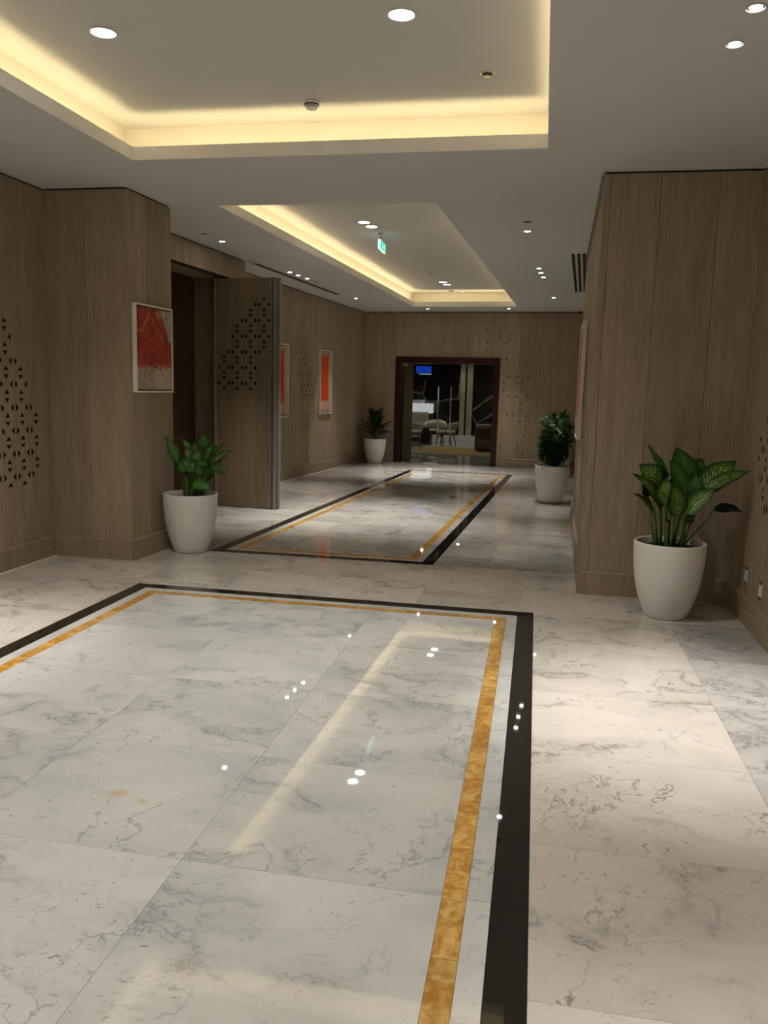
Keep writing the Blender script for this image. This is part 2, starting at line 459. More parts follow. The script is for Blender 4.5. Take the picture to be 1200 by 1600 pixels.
# return + door portal
wall('wall_left', (-3.97,7.13), (-3.345,7.13), (0,1), base=False)
LN = ((-3.957,7.13), (-3.78,10.19))
w3, PO = wall('wall_left', LN[0], LN[1], (1,0), z0=2.782, z1=3.05, step=.8, base=False)
wall('wall_left', (-3.957,7.13), (-3.92,7.75), (1,0), z1=2.782, base=False)
wall('wall_left', (-3.812,9.84), (-3.78,10.19), (1,0), seams=[], z1=2.782, base=True)
wall('wall_left', (-3.78,10.19), (-4.21,10.19), (0,1), base=True)
# passage behind the portal
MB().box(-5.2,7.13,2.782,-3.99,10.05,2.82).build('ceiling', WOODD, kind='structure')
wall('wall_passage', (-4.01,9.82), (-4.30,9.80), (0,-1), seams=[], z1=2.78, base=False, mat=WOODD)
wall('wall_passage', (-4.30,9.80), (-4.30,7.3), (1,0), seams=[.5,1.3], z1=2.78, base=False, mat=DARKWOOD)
# far left wall
wfl, PF = wall('wall_left', (-4.21,10.19), (-3.695,17.0), (1,0), step=.39, caulk=True)
# far wall with doorway
FA, FB = (-3.70,16.955), (1.60,16.586)
fp0, fd, fn, fL = seg_frame(FA, FB, (0,-1))
def PW(a, b): q = fp0+fd*a+fn*b; return (q.x, q.y)
a0, a1 = .675, 2.805                      # doorway outer edges along the wall
wall('wall_back', PW(0,0), PW(a0,0), (0,-1), base=True, basename='baseboard_back')
wfb, _ = wall('wall_back', PW(a1,0), PW(fL,0), (0,-1), base=True, basename='baseboard_back')
wall('wall_back', PW(a0,0), PW(a1,0), (0,-1), z0=2.155, z1=3.05, base=False)
# right side
wr, PR = wall('wall_right', (1.40,-2.5), (1.40,6.29), (-1,0), step=.40, basename='baseboard_right')
wrf, PRF = wall('wall_right', (.335,6.29), (1.40,6.29), (0,-1), seams=[.05,.39,.78], basename='baseboard_right')
wrs, PRS = wall('wall_right', (.335,6.29), (.40,10.30), (-1,0), step=1.0, basename='baseboard_right')
MB().box(.52,6.42,0,1.38,10.2,3.04).build('block_core', GAP, wrf)
wall('wall_right', (.40,10.30), (1.60,10.30), (0,1), basename='baseboard_right')
wall('wall_right', (1.60,10.30), (1.60,16.62), (-1,0), basename='baseboard_right')
# metal corner bead at top of block side
MB().prism([(.318,6.27),(.326,6.27),(.395,10.3),(.387,10.3)], 3.018, 3.034).build('edge_bead', CHROME, wrs)
# behind the camera
wall('wall_front', (-4.12,-2.5), (1.40,-2.5), (0,1), basename='baseboard_front')

# ---- bronze triangle inlays
def tri_mesh(name, kind_, s=.060, h=.033, t=.0015):
    # pointing T: down (top triangle), B: up, L: right, R: left ; local x across, z up, -y out
    if kind_ == 'T': pts = [(-s/2,h/2),(s/2,h/2),(0,-h/2)]
    if kind_ == 'B': pts = [(-s/2,-h/2),(0,h/2),(s/2,-h/2)]
    if kind_ == 'L': pts = [(-h/2,-s/2),(-h/2,s/2),(h/2,0)]
    if kind_ == 'R': pts = [(h/2,-s/2),(h/2,s/2),(-h/2,0)]
    vs = [(x,-t,z) for x,z in pts]+[(x,.002,z) for x,z in pts]
    me = mesh(name, vs, [(0,1,2),(5,4,3),(0,3,4,1),(1,4,5,2),(2,5,3,0)], BRONZE)
    bm = bmesh.new(); bm.from_mesh(me); bmesh.ops.recalc_face_normals(bm, faces=bm.faces); bm.to_mesh(me); bm.free(); return me
TM = {k: tri_mesh('bronze_inlay_'+k, k) for k in 'TBLR'}
OFF = {'T': (0,.0585), 'B': (0,-.0585), 'L': (-.0585,0), 'R': (.0585,0)}
def inlay_objs(parent, origin, xdir, cells, pitch=.183):
    """origin: world xyz of cell (0,0) centre on the wall face; xdir 2D unit along columns to the right as seen; rows go down"""
    xd = Vector((xdir[0], xdir[1], 0)).normalized(); out = Vector((xd.y, -xd.x, 0))
    R = Matrix((( xd.x, -out.x, 0), (xd.y, -out.y, 0), (0,0,1))).to_4x4()
    for (c, r), tris in cells.items():
        for k in tris:
            ox, oz = OFF[k]
            p = Vector(origin)+xd*(c*pitch+ox)+Vector((0,0,-r*pitch+oz))
            o = bpy.data.objects.new('bronze_inlay', TM[k]); COL.objects.link(o)
            o.parent = parent; o.matrix_world = Matrix.Translation(p) @ R
def inlay_joined(parent, origin, xdir, cells, pitch=.183, pts=None, s=1):
    xd = Vector((xdir[0], xdir[1], 0)).normalized(); out = Vector((xd.y, -xd.x, 0)); m = MB()
    items = pts or [(c*pitch+OFF[k][0], -r*pitch+OFF[k][1], k) for (c,r),tr in cells.items() for k in tr]
    for (u, v, k) in items:
        base = TM[k]
        m.add([Vector(origin)+xd*(u+q.co.x*s)+Vector((0,0,v+q.co.z*s))-out*q.co.y for q in base.vertices], [tuple(p.vertices) for p in base.polygons])
    m.build('bronze_inlays', BRONZE, parent, kind='stuff')
A_ = 'TLRB'
# near left wall : seen from the room, x to the right = +y
cl = {(-1,6):'R',(0,-1):'B',(0,0):'TRB',(0,1):'TLRB',(0,2):A_,(0,3):A_,(0,4):A_,(0,5):A_,(0,6):A_,
      (1,1):'LB',(1,2):'TLRB',(1,3):A_,(1,4):A_,(1,5):A_,(1,6):A_,(2,3):'LB',(2,4):'TLB',(2,5):'TLB',(2,6):'TL',(0,7):'T',
      (-1,0):A_,(-1,1):A_,(-1,2):A_,(-1,3):A_,(-1,4):A_,(-1,5):A_,(-2,2):A_,(-2,3):A_,(-2,4):A_,(-2,5):'TRL',(-1,-1):'LRB'}
for k in ((0,7),(-2,5)): cl.pop(k)
inlay_objs(wl, (-4.12, 5.83, 1.83), (0,1), cl)

# right wall, mostly beyond the frame : x to the right = -y
cr_ = {(c,r):A_ for c in range(0,3) for r in range(0,6)}
cr_.update({(0,0):'B',(0,1):'RB',(0,5):'TR',(1,0):'LB',(-1,3):'RTB',(-1,4):'R',(2,5):'T',(1,-1):'B',(2,-1):A_,(2,0):A_,(2,-2):'LB'})
inlay_joined(wr, (1.40, 5.60, 1.72), (0,-1), cr_)
# far left wall
Lo = Vector((-3.695,17.0))-Vector((-4.21,10.19)); Ld = Lo.normalized()
def on_fl(y): return (-4.21+(y-10.19)*Lo.x/Lo.y, y)
cf_ = {}
rowcols = {-2:(0,1),-1:(1,2),0:(0,3),1:(0,4),2:(1,4),3:(1,5),4:(2,5),5:(2,6),7:(2,6),8:(2,5)}
for r, (c0, c1) in rowcols.items():
    for c in range(c0, c1): cf_[(c,r)] = 'T' if (r == -2) else A_
x0, y0_ = on_fl(13.05)
inlay_joined(wfl, (x0, y0_, 2.22), (Ld.x, Ld.y), cf_, .172, s=.9)
x0, y0_ = on_fl(14.95)
random.seed(3)
cs = {(c,r): random.choice(['T','B','L','TB','R']) for r in range(-3,9) for c in range(0,3) if random.random() < .42}
inlay_joined(wfl, (x0, y0_, 2.2), (Ld.x, Ld.y), cs, .172, s=.8)
# far wall scattered inlays
fwp = [(.20,.50,'R')]
px = [(763.6,519),(784.2,527.6),(792.3,537.4),(798.2,587.7),(809.9,587.7),(827.4,587.7),(789.2,596.7),(818,596.7),(789.2,608.4),(818,608.4),(796.4,617.8),(808.2,617.8),(826.1,617.8),(787.4,625.9),(815.9,627),(787.1,637.6),(816.4,638),(795.6,646),(806.3,646.7),(823.7,646.7),(814.4,655.8),(822.5,677.7),(811.5,696),(783.9,695.3),(819.9,705.8),(783,711.8),(811.5,713.5),(793.6,561.2),(819.9,567.2),(764.4,536.9),(762.3,549)]
items = []
for i, (a, b) in enumerate(px):
    X = -.91+(a-781.5)*.01292+(b-640)*.0004; Z = 2.155-(b-560)*.01295
    items.append((X+.91, Z, 'TLRB'[i % 4]))
X0 = PW(a1,0)
inlay_joined(wfb, (X0[0], X0[1], 0), (fd.x, fd.y), None, pts=items, s=.9)

# ---- door_1 : the open leaf of the side doorway
d1 = empty('door_1', (-3.965, 9.72, 0), math.radians(-5.5), kind='structure')
for s_, e_ in ((.012,.262),(.2645,.545),(.5475,.720)):
    MB().box(s_, -.048, .012, e_, -.030, 2.757).build('panel', WOODD, d1, bevel=.0012)
MB().box(.0, -.046, .006, .80, .05, 2.765).build('leaf_core', WOODT, d1)
MB().box(.722, -.058, .006, .736, -.0465, 2.765).build('edge_strip', EDGEM, d1, bevel=.002)
MB().box(.738, -.052, .006, .770, -.0465, 2.765).build('edge_groove', GROOVE, d1)
MB().box(.772, -.062, .006, .800, .056, 2.765).build('edge_strip', EDGEM, d1, bevel=.003)
MB().box(.803, -.040, .006, .812, .018, 2.762).build('seal', GROOVE, d1)
MB().box(.803, .026, .006, .815, .056, 2.765).build('edge_strip', EDGEM, d1, bevel=.002)
MB().box(-.015, -.06, .006, .010, .05, 2.765).build('hinge_strip', WOODT, d1)
cd1 = {(4,0):A_,(3,0):'RB',(5,0):'L',(3,1):A_,(4,1):A_,(2,1):'RB',(2,2):A_,(3,2):A_,(4,2):'TLRB',(1,3):'RB',(2,3):A_,(3,3):A_,(4,3):'TL',
       (1,4):A_,(2,4):A_,(3,4):A_,(0,5):'R',(1,5):A_,(2,5):A_,(3,5):A_}
ang = math.radians(-5.5)
xd = Vector((math.cos(ang), math.sin(ang)))
o0 = Vector((-3.965,9.72))+xd*(-.062)+Vector((xd.y,-xd.x))*.048
bpy.context.view_layer.update()
def inlay_leaf():
    for (c, r), tris in cd1.items():
        for k in tris:
            ox, oz = OFF[k]
            o = bpy.data.objects.new('bronze_inlay', TM[k]); COL.objects.link(o); o.parent = d1
            o.location = (-.062+c*.176+ox, -.048, 2.455-r*.186+oz)
inlay_leaf()

# ---- door_2 : red-brown frame with glass leaves
d2 = empty('door_2', (*PW(a0,0), 0), math.atan2(fd.y, fd.x), kind='structure')
DW = a1-a0
MB().box(0,-.03,0,.11,.30,2.155).build('jamb', REDWOOD, d2, bevel=.004)
MB().box(DW-.12,-.03,0,DW,.30,2.155).build('jamb', REDWOOD, d2, bevel=.004)
MB().box(.11,-.03,2.03,DW-.12,.30,2.155).build('frame_head', REDWOOD, d2, bevel=.004)
MB().box(.113,.30,0,.30,.32,2.03).build('side_panel', WOODD, d2)
mid = DW/2-.04
for s0, s1 in ((.12,mid-.004),(mid+.004,DW-.13)):
    MB().box(s0,.10,.012,s1,.112,2.02).build('glass_leaf', GLASS, d2)
MB().box(.115,.088,1.965,.235,.124,2.025).build('patch_fitting', CHROME, d2)
for hx in (mid-.13, mid+.13):
    h = MB().tube([(hx,.055,.40),(hx,.055,1.58)], .016, 10).build('pull_handle', STEEL, d2, smooth=True)
    for z in (.55, 1.43): MB().tube([(hx,.055,z),(hx,.10,z)], .009, 8).build('standoff', STEEL, h)

# ================================================================== LAMPS
def downlight(x, y, z, r, kind_, label, group, power=None, lit=True, tilt=None, spot=50, blend=.85):
    t = empty('ceiling_spotlight' if kind_ == 'spot' else 'round_downlight', (x,y,z), label=label, cat='ceiling light', group=group)
    ring = MB().lathe([(r*.99,0),(r*1.13,-.0015),(r*1.15,-.004),(r*1.08,-.007),(r,-.006),(r*.97,-.0035)], 24, capb=False).build('trim_ring', WHITEP, t, smooth=True)
    rl = r*(.70 if (kind_ == 'spot' and lit and z < 3.1) else .985)
    if rl < r*.9: MB().lathe([(rl,-.0025),(r*.98,-.0028)], 24, capb=False).build('reflector', CHROME, ring, smooth=True)
    MB().lathe([(rl,-.0005),(rl,-.0035)], 24, capb=True, capt=True).build('lens' if lit else 'dark_opening', (LENS if kind_ == 'spot' else LENSB) if lit else BLACK, t)
    if lit:
        if kind_ == 'spot':
            l = bpy.data.lights.new('lamp', 'SPOT'); l.energy = (power or P_SPOT); l.color = C_SPOT; l.spot_size = math.radians(spot); l.spot_blend = blend; l.shadow_soft_size = .03
        else:
            l = bpy.data.lights.new('lamp', 'SPOT'); l.energy = (power or P_DOWN); l.color = C_DOWN; l.spot_size = math.radians(125 if y < 6 else 66); l.spot_blend = 1.0; l.shadow_soft_size = .06
        lo = bpy.data.objects.new('lamp', l); COL.objects.link(lo); lo.parent = t; lo.location = (0,0,-.02)
        if tilt: lo.rotation_euler = tilt
    return t
for (x, y, lab) in ((-2.42,4.37,'round white downlight in the upper left of the large near ceiling recess'),
                    (-.80,4.37,'round white downlight at the top centre of the near ceiling recess'),):
    downlight(x, y, ZC, .066, 'wide', lab, 'downlights in the near recess')
for (x, y) in ((-2.42,2.0),(-.8,2.0),(-2.42,-.3),(-.8,-.3)):
    downlight(x, y, ZC, .066, 'wide', 'round downlight of the near recess outside the picture, %s side, %s' % ('left' if x < -1.5 else 'right', 'farther' if y > 1 else 'nearer'), 'downlights outside the picture', power=P_DOWN*.5)
downlight(-2.10, 9.45, ZC, .066, 'wide', power=P_DOWN*2.4, label= 'nearer left disc of the overlapping downlight pair before the exit sign', group='downlights in the far recess')
downlight(-2.065, 9.70, ZC, .066, 'wide', power=P_DOWN*2.4, label= 'farther right disc of the overlapping downlight pair before the exit sign', group='downlights in the far recess')
downlight(-1.83, 14.62, ZC, .066, 'wide', power=P_DOWN*2.4, label= 'nearer left disc of the downlight pair behind the exit sign', group='downlights in the far recess')
downlight(-1.80, 14.97, ZC, .066, 'wide', power=P_DOWN*2.4, label= 'farther right disc of the downlight pair behind the exit sign', group='downlights in the far recess')
G = 'small spotlights in the lower ceiling'
S = [(.746,4.141,'lower of the two bright spotlights in the top right corner'),
     (.751,3.786,'upper of the two bright spotlights in the top right corner, cut by the frame edge'),
     (-3.548,8.846,'single small spotlight above the open side doorway'),
     (-3.515,11.209,'nearest of the three spotlights in a row along the left slot diffuser'),
     (-3.493,11.527,'middle of the three spotlights in a row along the left slot diffuser'),
     (-3.459,11.862,'farthest of the three spotlights in a row along the left slot diffuser'),
     (-3.326,14.438,'single small spotlight on the left beyond the slot diffuser'),
     (-.249,8.451,'single small spotlight right of the far recess, nearest the camera'),
     (-.156,10.916,'nearest of the three spotlights in a row right of the far recess'),
     (-.135,11.316,'middle of the three spotlights in a row right of the far recess'),
     (-.102,11.747,'farthest of the three spotlights in a row right of the far recess'),
     (.059,14.226,'single small spotlight on the right beyond the three in a row'),
     (-2.312,16.25,'small spotlight left of two above the far doorway'),
     (-.75,16.10,'small spotlight right of two above the far doorway')]
for (x, y, lab) in S:
    tri3 = 'three' in lab
    downlight(x, y, H, .036, 'spot', lab, G, power=P_SPOT*(.55 if tri3 else (.75 if y > 16 else (1.7 if y < 6 else 1.1))), spot=46 if y < 6 else 54)
for (x, y) in ((.75,1.2),(.75,.85),(-3.5,3.786),(-3.5,4.141),(-3.5,1.2),(-3.5,.85),(.75,-1.4),(-3.5,-1.4)):
    downlight(x, y, H, .036, 'spot', 'small spotlight outside the picture, %s side, %s' % ('left' if x < 0 else 'right', {1.2:'farther one of the pair above the viewer',.85:'nearer one of the pair above the viewer',-1.4:'single one behind the viewer',3.786:'nearer one of the pair ahead',4.141:'farther one of the pair ahead'}[y]), 'spotlights outside the picture')
D = [(-3.558,8.397,'unlit dark fitting in front of the spotlight above the side doorway'),
     (-3.443,12.215,'unlit dark fitting just behind the three left spotlights'),
     (-3.211,16.109,'unlit dark fitting in the far left ceiling corner'),
     (-.24,7.988,'unlit dark fitting right of the far recess, in front of a lit spotlight'),
     (-.077,12.009,'unlit dark fitting just behind the three right spotlights'),
     (.087,15.912,'unlit dark fitting in the far right of the ceiling before the end wall')]
for (x, y, lab) in D: downlight(x, y, H, .042, 'spot', lab, 'unlit ceiling fittings', lit=False)
# sprinkler and detectors
t = empty('smoke_detector', (-1.60,5.55,ZC), label='round white smoke detector with dark slots in the near recess', cat='smoke detector')
MB().lathe([(.056,0),(.056,-.010),(.05,-.014)],28,capt=True).build('base_plate', WHITEP, t, smooth=True)
MB().lathe([(.046,-.0145),(.046,-.026),(.04,-.034)],28,capt=True).build('slotted_band', GREYP, t)
MB().lathe([(.042,-.034),(.036,-.046),(.018,-.054),(.001,-.056)],28).build('dome', WHITEP, t, smooth=True)
for k in range(10):
    q = 2*math.pi*k/10; a = Vector((math.cos(q),math.sin(q)))*.047
    MB().box(-.010,-.002,-.024,.010,.002,-.018).build('slot', BLACK, t).matrix_local = Matrix.Translation((a.x,a.y,0)) @ Matrix.Rotation(q+math.pi/2,4,'Z')
t = empty('ceiling_sprinkler', (-.43,5.20,ZC), label='small round concealed sprinkler cup right in the near recess', cat='sprinkler')
MB().lathe([(.044,0),(.046,-.004),(.036,-.006),(.034,-.001)],28,capb=False).build('collar', CHROME, t, smooth=True)
MB().lathe([(.033,-.0008),(.033,-.002)],28,capt=True).build('dark_cup', BLACK, t)
MB().lathe([(.012,-.002),(.012,-.014),(.02,-.016),(.02,-.02)],20,capt=True).build('deflector', CHROME, t)
def det(x, y, lab, r=.05):
    t = empty('smoke_detector', (x,y,ZC), label=lab, cat='smoke detector')
    MB().lathe([(r,0),(r,-.012),(r*.86,-.018)],22,capt=True).build('base_plate', WHITEP, t, smooth=True)
    MB().lathe([(r*.75,-.018),(r*.7,-.035),(r*.3,-.045)],22,capt=True).build('dome', GREYP, t, smooth=True)
det(-1.88,13.40,'small pale detector in the far recess between exit sign and back downlights')
det(-1.82,15.85,'left of two detectors at the far end of the far recess', .06)
det(-1.66,15.98,'right of two detectors at the far end of the far recess', .06)
# exit sign
def exit_mat():
    t = NT('exit_green'); t.fin((0,.1,.06), .4); t.set(t.b.inputs['Emission Color'], (.0,.42,.26,1)); t.b.inputs['Emission Strength'].default_value = 1.0; return t.m
EXG = exit_mat(); EXW = emit('exit_white', (.62,.85,.80), .75)
es = empty('exit_sign', (-2.04,10.03,3.16), math.radians(1.5), label='small green illuminated exit sign with running figure hanging from the far recess', cat='exit sign')
eh = MB().box(-.014,0,0,.014,.41,.108).build('housing', EXW, es, bevel=.003)
MB().box(.0145,.025,.008,.016,.385,.100).build('green_face', EXG, eh)
fg = MB()
def fb(u0,v0,u1,v1,wd):
    a = Vector((u0,v0)); b = Vector((u1,v1)); n = (b-a).normalized(); n = Vector((-n.y,n.x))*wd
    pts = [a+n,b+n,b-n,a-n]
    fg.add([(.0163,p.x,p.y) for p in pts]+[(.0170,p.x,p.y) for p in pts], [(0,1,2,3),(7,6,5,4),(0,4,5,1),(1,5,6,2),(2,6,7,3),(3,7,4,0)])
fb(.145,.062,.165,.040,.008); fb(.165,.040,.190,.036,.005); fb(.190,.036,.198,.018,.005); fb(.155,.045,.138,.028,.005); fb(.138,.028,.118,.026,.004)
fb(.148,.064,.172,.060,.004); fb(.172,.060,.182,.050,.0035); fb(.148,.064,.130,.052,.004); 
fg.build('running_figure', EXW, eh)
fg = MB(); fb(.138,.086,.146,.079,.007); fg.build('figure_head', EXW, eh); fg = MB()
fb(.235,.054,.275,.054,.006); fb(.235,.054,.250,.068,.005); fb(.235,.054,.250,.040,.005); fg.build('arrow', EXW, eh); fg = MB()
fb(.298,.086,.347,.086,.003); fb(.298,.016,.347,.016,.003); fb(.300,.086,.300,.016,.003); fb(.345,.086,.345,.016,.003)
fg.build('door_symbol', EXW, eh)
MB().tube([(0,.10,.108),(0,.10,.188)], .008, 8).build('hanger_rod', GREYP, es)
MB().lathe([(.028,.178),(.028,.190)],16,c=(0,.10,0),capt=True).build('ceiling_rose', GREYP, es)

# slot diffusers
def diffuser(name, p0, p1, width, nslot, lab, hook=None, slot=None):
    t = empty(name, (*p0, H), math.atan2(p1[1]-p0[1], p1[0]-p0[0]), label=lab, cat='air vent')
    L = math.hypot(p1[0]-p0[0], p1[1]-p0[1])
    MB().box(0,-width/2,-.004,L,width/2,0).build('frame', WHITEP if nslot > 1 else GREYP, t)
    sw = slot or width/(nslot*2)
    for k in range(nslot):
        y = -width/2+width*(k+.5)/nslot
        MB().box(.008,y-sw/2,-.0062,L-.008,y+sw/2,-.0042).build('slot', BLACK if nslot > 1 else BROWNV, t)
    return t
BROWNV = plain('vent_shadow', (.05,.042,.034), .8)
diffuser('slot_diffuser', (.29,9.79), (.455,13.35), .19, 3, 'white ceiling diffuser with three long black slots near the right block', slot=.036)
dl = diffuser('slot_diffuser', (-3.735,10.42), (-3.50,13.85), .085, 1, 'long narrow single-slot ceiling diffuser beside the left spotlights', slot=.07)
o = MB().box(-3.775,10.19,H-.004,-3.695,10.42,H).build('end_piece', GREYP, dl); o.matrix_parent_inverse = dl.matrix_basis.inverted() if False else Matrix.Identity(4)
o.matrix_parent_inverse = (Matrix.Translation(dl.location) @ Matrix.Rotation(dl.rotation_euler.z,4,'Z')).inverted()
# small dome camera at far corner
t = empty('dome_camera', (.56,16.35,H), label='tiny dark dome camera on the ceiling at the far right corner', cat='security camera')
MB().lathe([(.05,0),(.05,-.02),(.046,-.024)],20,capt=True).build('base_ring', WHITEP, t)
MB().lathe([(.038,-.024),(.034,-.045),(.018,-.058),(.002,-.061)],20).build('dome', BLACK, t, smooth=True)

# sockets
def socket(x, y, z, rz, lab, w_=.075, h_=.12):
    t = empty('wall_socket', (x,y,z), rz, label=lab, cat='socket')
    MB().box(-w_/2,-.009,-h_/2,w_/2,0,h_/2).build('cover_plate', CHROME, t, bevel=.002)
    MB().box(-w_*.32,-.0125,-h_*.3,w_*.32,-.009,h_*.3).build('insert', WHITEP, t)
socket(1.40,5.80,.315,-math.pi/2,'farther of the two pale sockets low on the right wall by the big plant')
socket(1.40,5.42,.300,-math.pi/2,'nearer of the two pale sockets low on the right wall, by the frame edge')
socket(*on_fl(13.81),.25,math.pi/2,'small dark socket low on the far left wall under the triangle pattern', .07, .10)
socket(.378,9.3,.30,-math.pi/2,'small socket low on the narrow side of the right block')

# ================================================================== PAINTINGS
def art_mat(name, mode):
    t = NT(name); uv = t.new('ShaderNodeUVMap').outputs[0]; u, v, _ = t.sep(uv)
    q = t.comb(t.math('MULTIPLY', u, 1.0), t.math('MULTIPLY', v, 1.2), float(mode))
    n1 = t.noise(q, 4.0, 5, .6, 1.5); n2 = t.noise(t.vmath('ADD', q, (3,1,0)), 9, 4, .65, 2.0); n3 = t.noise(t.vmath('ADD', q, (7,2,0)), 8, 3, .6, 3)
    red = t.mix(t.mapr(n1, .44, .58, 0, 1), (.24,.012,.004), (.47,.035,.008))
    blot = t.noise(t.vmath('ADD', q, (1,5,2)), 3.2, 5, .7, .8)
    red = t.mix(t.math('MULTIPLY', t.mapr(blot, .54, .60, 0, .85), t.mapr(v, .45, .65, 0, 1)), red, (.60,.17,.05))
    red = t.mix(t.mapr(n2, .60, .66, 0, .6), red, (.58,.09,.03))
    cream = t.mix(t.mapr(n2, .45, .6, 0, 1), (.62,.52,.38), (.50,.42,.32))
    lines = t.mapr(t.math('ABSOLUTE', t.math('SUBTRACT', n3, .5)), .02, .06, 1, 0)
    if mode == 1:
        edge = t.math('ADD', v, t.math('MULTIPLY', t.math('SUBTRACT', n2, .5), .30))
        mred = t.mapr(edge, .27, .30, 0, 1)
        tr = t.math('SUBTRACT', t.math('ADD', t.math('MULTIPLY', u, 1.0), t.math('MULTIPLY', v, .75)), t.math('MULTIPLY', n1, .4))
        tr = t.mapr(tr, 1.20, 1.24, 0, 1)
        tr = t.math('MULTIPLY', tr, t.mapr(v, .45, .55, 0, 1))
        cr2 = t.mix(t.math('MULTIPLY', lines, t.mapr(u, .55, .45, .15, .9)), cream, (.045,.04,.04))
        c = t.mix(mred, cr2, red); grey = t.mix(lines, (.52,.50,.42), (.13,.11,.08))
        c = t.mix(tr, c, grey)
        strokes = t.math('MULTIPLY', t.mapr(t.math('ABSOLUTE', t.math('SUBTRACT', n3, .45)), 0, .02, .8, 0), t.mapr(v, .5, .3, 0, 1))
        c = t.mix(strokes, c, (.62,.30,.22))
    else:
        ue = t.math('ADD', u, t.math('MULTIPLY', t.math('SUBTRACT', n2, .5), .12)); ve = t.math('ADD', v, t.math('MULTIPLY', t.math('SUBTRACT', n2, .5), .16))
        m = t.math('MULTIPLY', t.math('MULTIPLY', t.mapr(ue, .72, .74, 1, 0), t.mapr(ue, .06, .09, 0, 1)), t.math('MULTIPLY', t.mapr(ve, .17, .20, 0, 1), t.mapr(ve, .93, .96, 1, 0)))
        red2 = t.mix(t.mapr(n1, .45, .6, 0, 1), (.50,.045,.008), (.60,.10,.012))
        low = t.mix(t.math('MULTIPLY', t.mapr(u, .72, .74, 1, 0), t.mapr(v, .2, .18, 0, 1)), (.45,.36,.26), (.55,.33,.24))
        c = t.mix(m, low, red2)
        ln = t.math('MULTIPLY', t.mapr(t.math('ABSOLUTE', t.math('SUBTRACT', ue, .74)), 0, .025, .9, 0), t.mapr(v, .38, .3, 0, 1))
        c = t.mix(ln, c, (.07,.02,.015))
        ln2 = t.math('MULTIPLY', t.mapr(t.math('ABSOLUTE', t.math('SUBTRACT', ve, .03)), 0, .014, .9, 0), t.mapr(u, .75, .8, 1, 0))
        c = t.mix(ln2, c, (.10,.015,.01))
    return t.fin(c, .45)
ART1 = art_mat('abstract_red_print', 1); ART2 = art_mat('abstract_orange_print', 2)
def painting(c, rz, w_, h_, lab, art, depth=.035, fw=.014):
    """c: centre on wall; local x to the right as seen, -y outward"""
    t = empty('framed_painting', c, rz, label=lab, cat='painting')
    for nm, a in (('frame_rail',(-w_/2,-depth,h_/2-fw,w_/2,-.001,h_/2)),('frame_rail',(-w_/2,-depth,-h_/2,w_/2,-.001,-h_/2+fw)),
                  ('frame_stile',(-w_/2,-depth,-h_/2+fw,-w_/2+fw,-.001,h_/2-fw)),('frame_stile',(w_/2-fw,-depth,-h_/2+fw,w_/2,-.001,h_/2-fw))):
        MB().box(*a).build(nm, FRAMEW, t)
    a, b = w_/2-fw, h_/2-fw
    board = MB().box(-a,-depth+.012,-b,a,-.002,b).build('backing_board', BLACK, t)
    g = .012
    a -= g; b -= g
    vs = [(-a,-depth+.006,-b),(a,-depth+.006,-b),(a,-depth+.006,b),(-a,-depth+.006,b),(-a,-depth+.013,-b),(a,-depth+.013,-b),(a,-depth+.013,b),(-a,-depth+.013,b)]
    me = mesh('canvas', vs, [(0,1,2,3),(7,6,5,4),(0,4,5,1),(1,5,6,2),(2,6,7,3),(3,7,4,0)], art, uvs=[(0,0),(1,0),(1,1),(0,1)]*2)
    obj('canvas', me, board); return t
painting((-3.362,6.765,1.787), math.atan2(.745,.035), .635, .735, 'abstract red and cream painting in a pale frame on the left pillar', ART1)
fa = math.atan2(Lo.y, Lo.x)
painting((*on_fl(14.49),1.59), fa, .64, 1.11, 'tall orange-red abstract painting in a cream frame between the triangle patterns on the left wall', ART2)
painting((*on_fl(12.38),1.585), fa, .62, 1.13, 'pale-framed painting mostly hidden behind the open side door, only its right edge showing', ART2)
painting((.335+.065/4.025*2.33-.006,8.60,1.62), math.atan2(-4.025,-.065), 1.0, 1.12, 'white-framed red painting seen edge-on on the narrow side of the right block', ART2, depth=.042)

# ================================================================== PLANTS
def leaf_mat(name, dark, light, hi, vari=1.0):
    t = NT(name); u, v, _ = t.sep(t.new('ShaderNodeUVMap').outputs[0]); r = t.rnd()
    au = t.math('ABSOLUTE', t.math('SUBTRACT', t.math('MULTIPLY', u, 2), 1))
    s = t.math('SUBTRACT', t.math('MULTIPLY', v, 12), t.math('MULTIPLY', au, 3.6))
    wob = t.math('MULTIPLY', t.noise(t.comb(u, v, r), 5, 2), 1.2)
    st = t.math('SINE', t.math('MULTIPLY', t.math('ADD', s, wob), 6.283))
    n = t.noise(t.comb(t.math('MULTIPLY', u, 2), t.math('MULTIPLY', v, 3), t.math('MULTIPLY', r, 30)), 5, 3)
    streak = t.math('MULTIPLY', t.mapr(st, .25, .8, 0, 1), t.mapr(n, .38, .55, 0, 1))
    centre = t.math('MULTIPLY', t.mapr(au, .35, .85, 1, 0), t.mapr(v, .72, .92, 1, 0))
    c = t.mix(t.math('MULTIPLY', centre, .55*vari), dark, light)
    c = t.mix(t.math('MULTIPLY', t.math('MULTIPLY', streak, centre), .9*vari), c, hi)
    c = t.mix(t.mapr(au, .0, .05, .5, 0), c, light)
    k = t.mapr(r, 0, 1, .75, 1.25); c = t.mix(1.0, c, t.comb(k, k, k), 'MULTIPLY')
    return t.fin(c, .42, 0, .3)
LEAFV = leaf_mat('variegated_leaf', (.009,.052,.004), (.060,.185,.010), (.55,.68,.22))
LEAFM = leaf_mat('green_leaf', (.014,.080,.006), (.045,.175,.011), (.34,.50,.15), .7)
LEAFD = leaf_mat('dark_leaf', (.006,.030,.008), (.014,.055,.012), (.03,.08,.02), .5)
STEM = plain('green_stem', (.060,.14,.018), .4, var=.2)
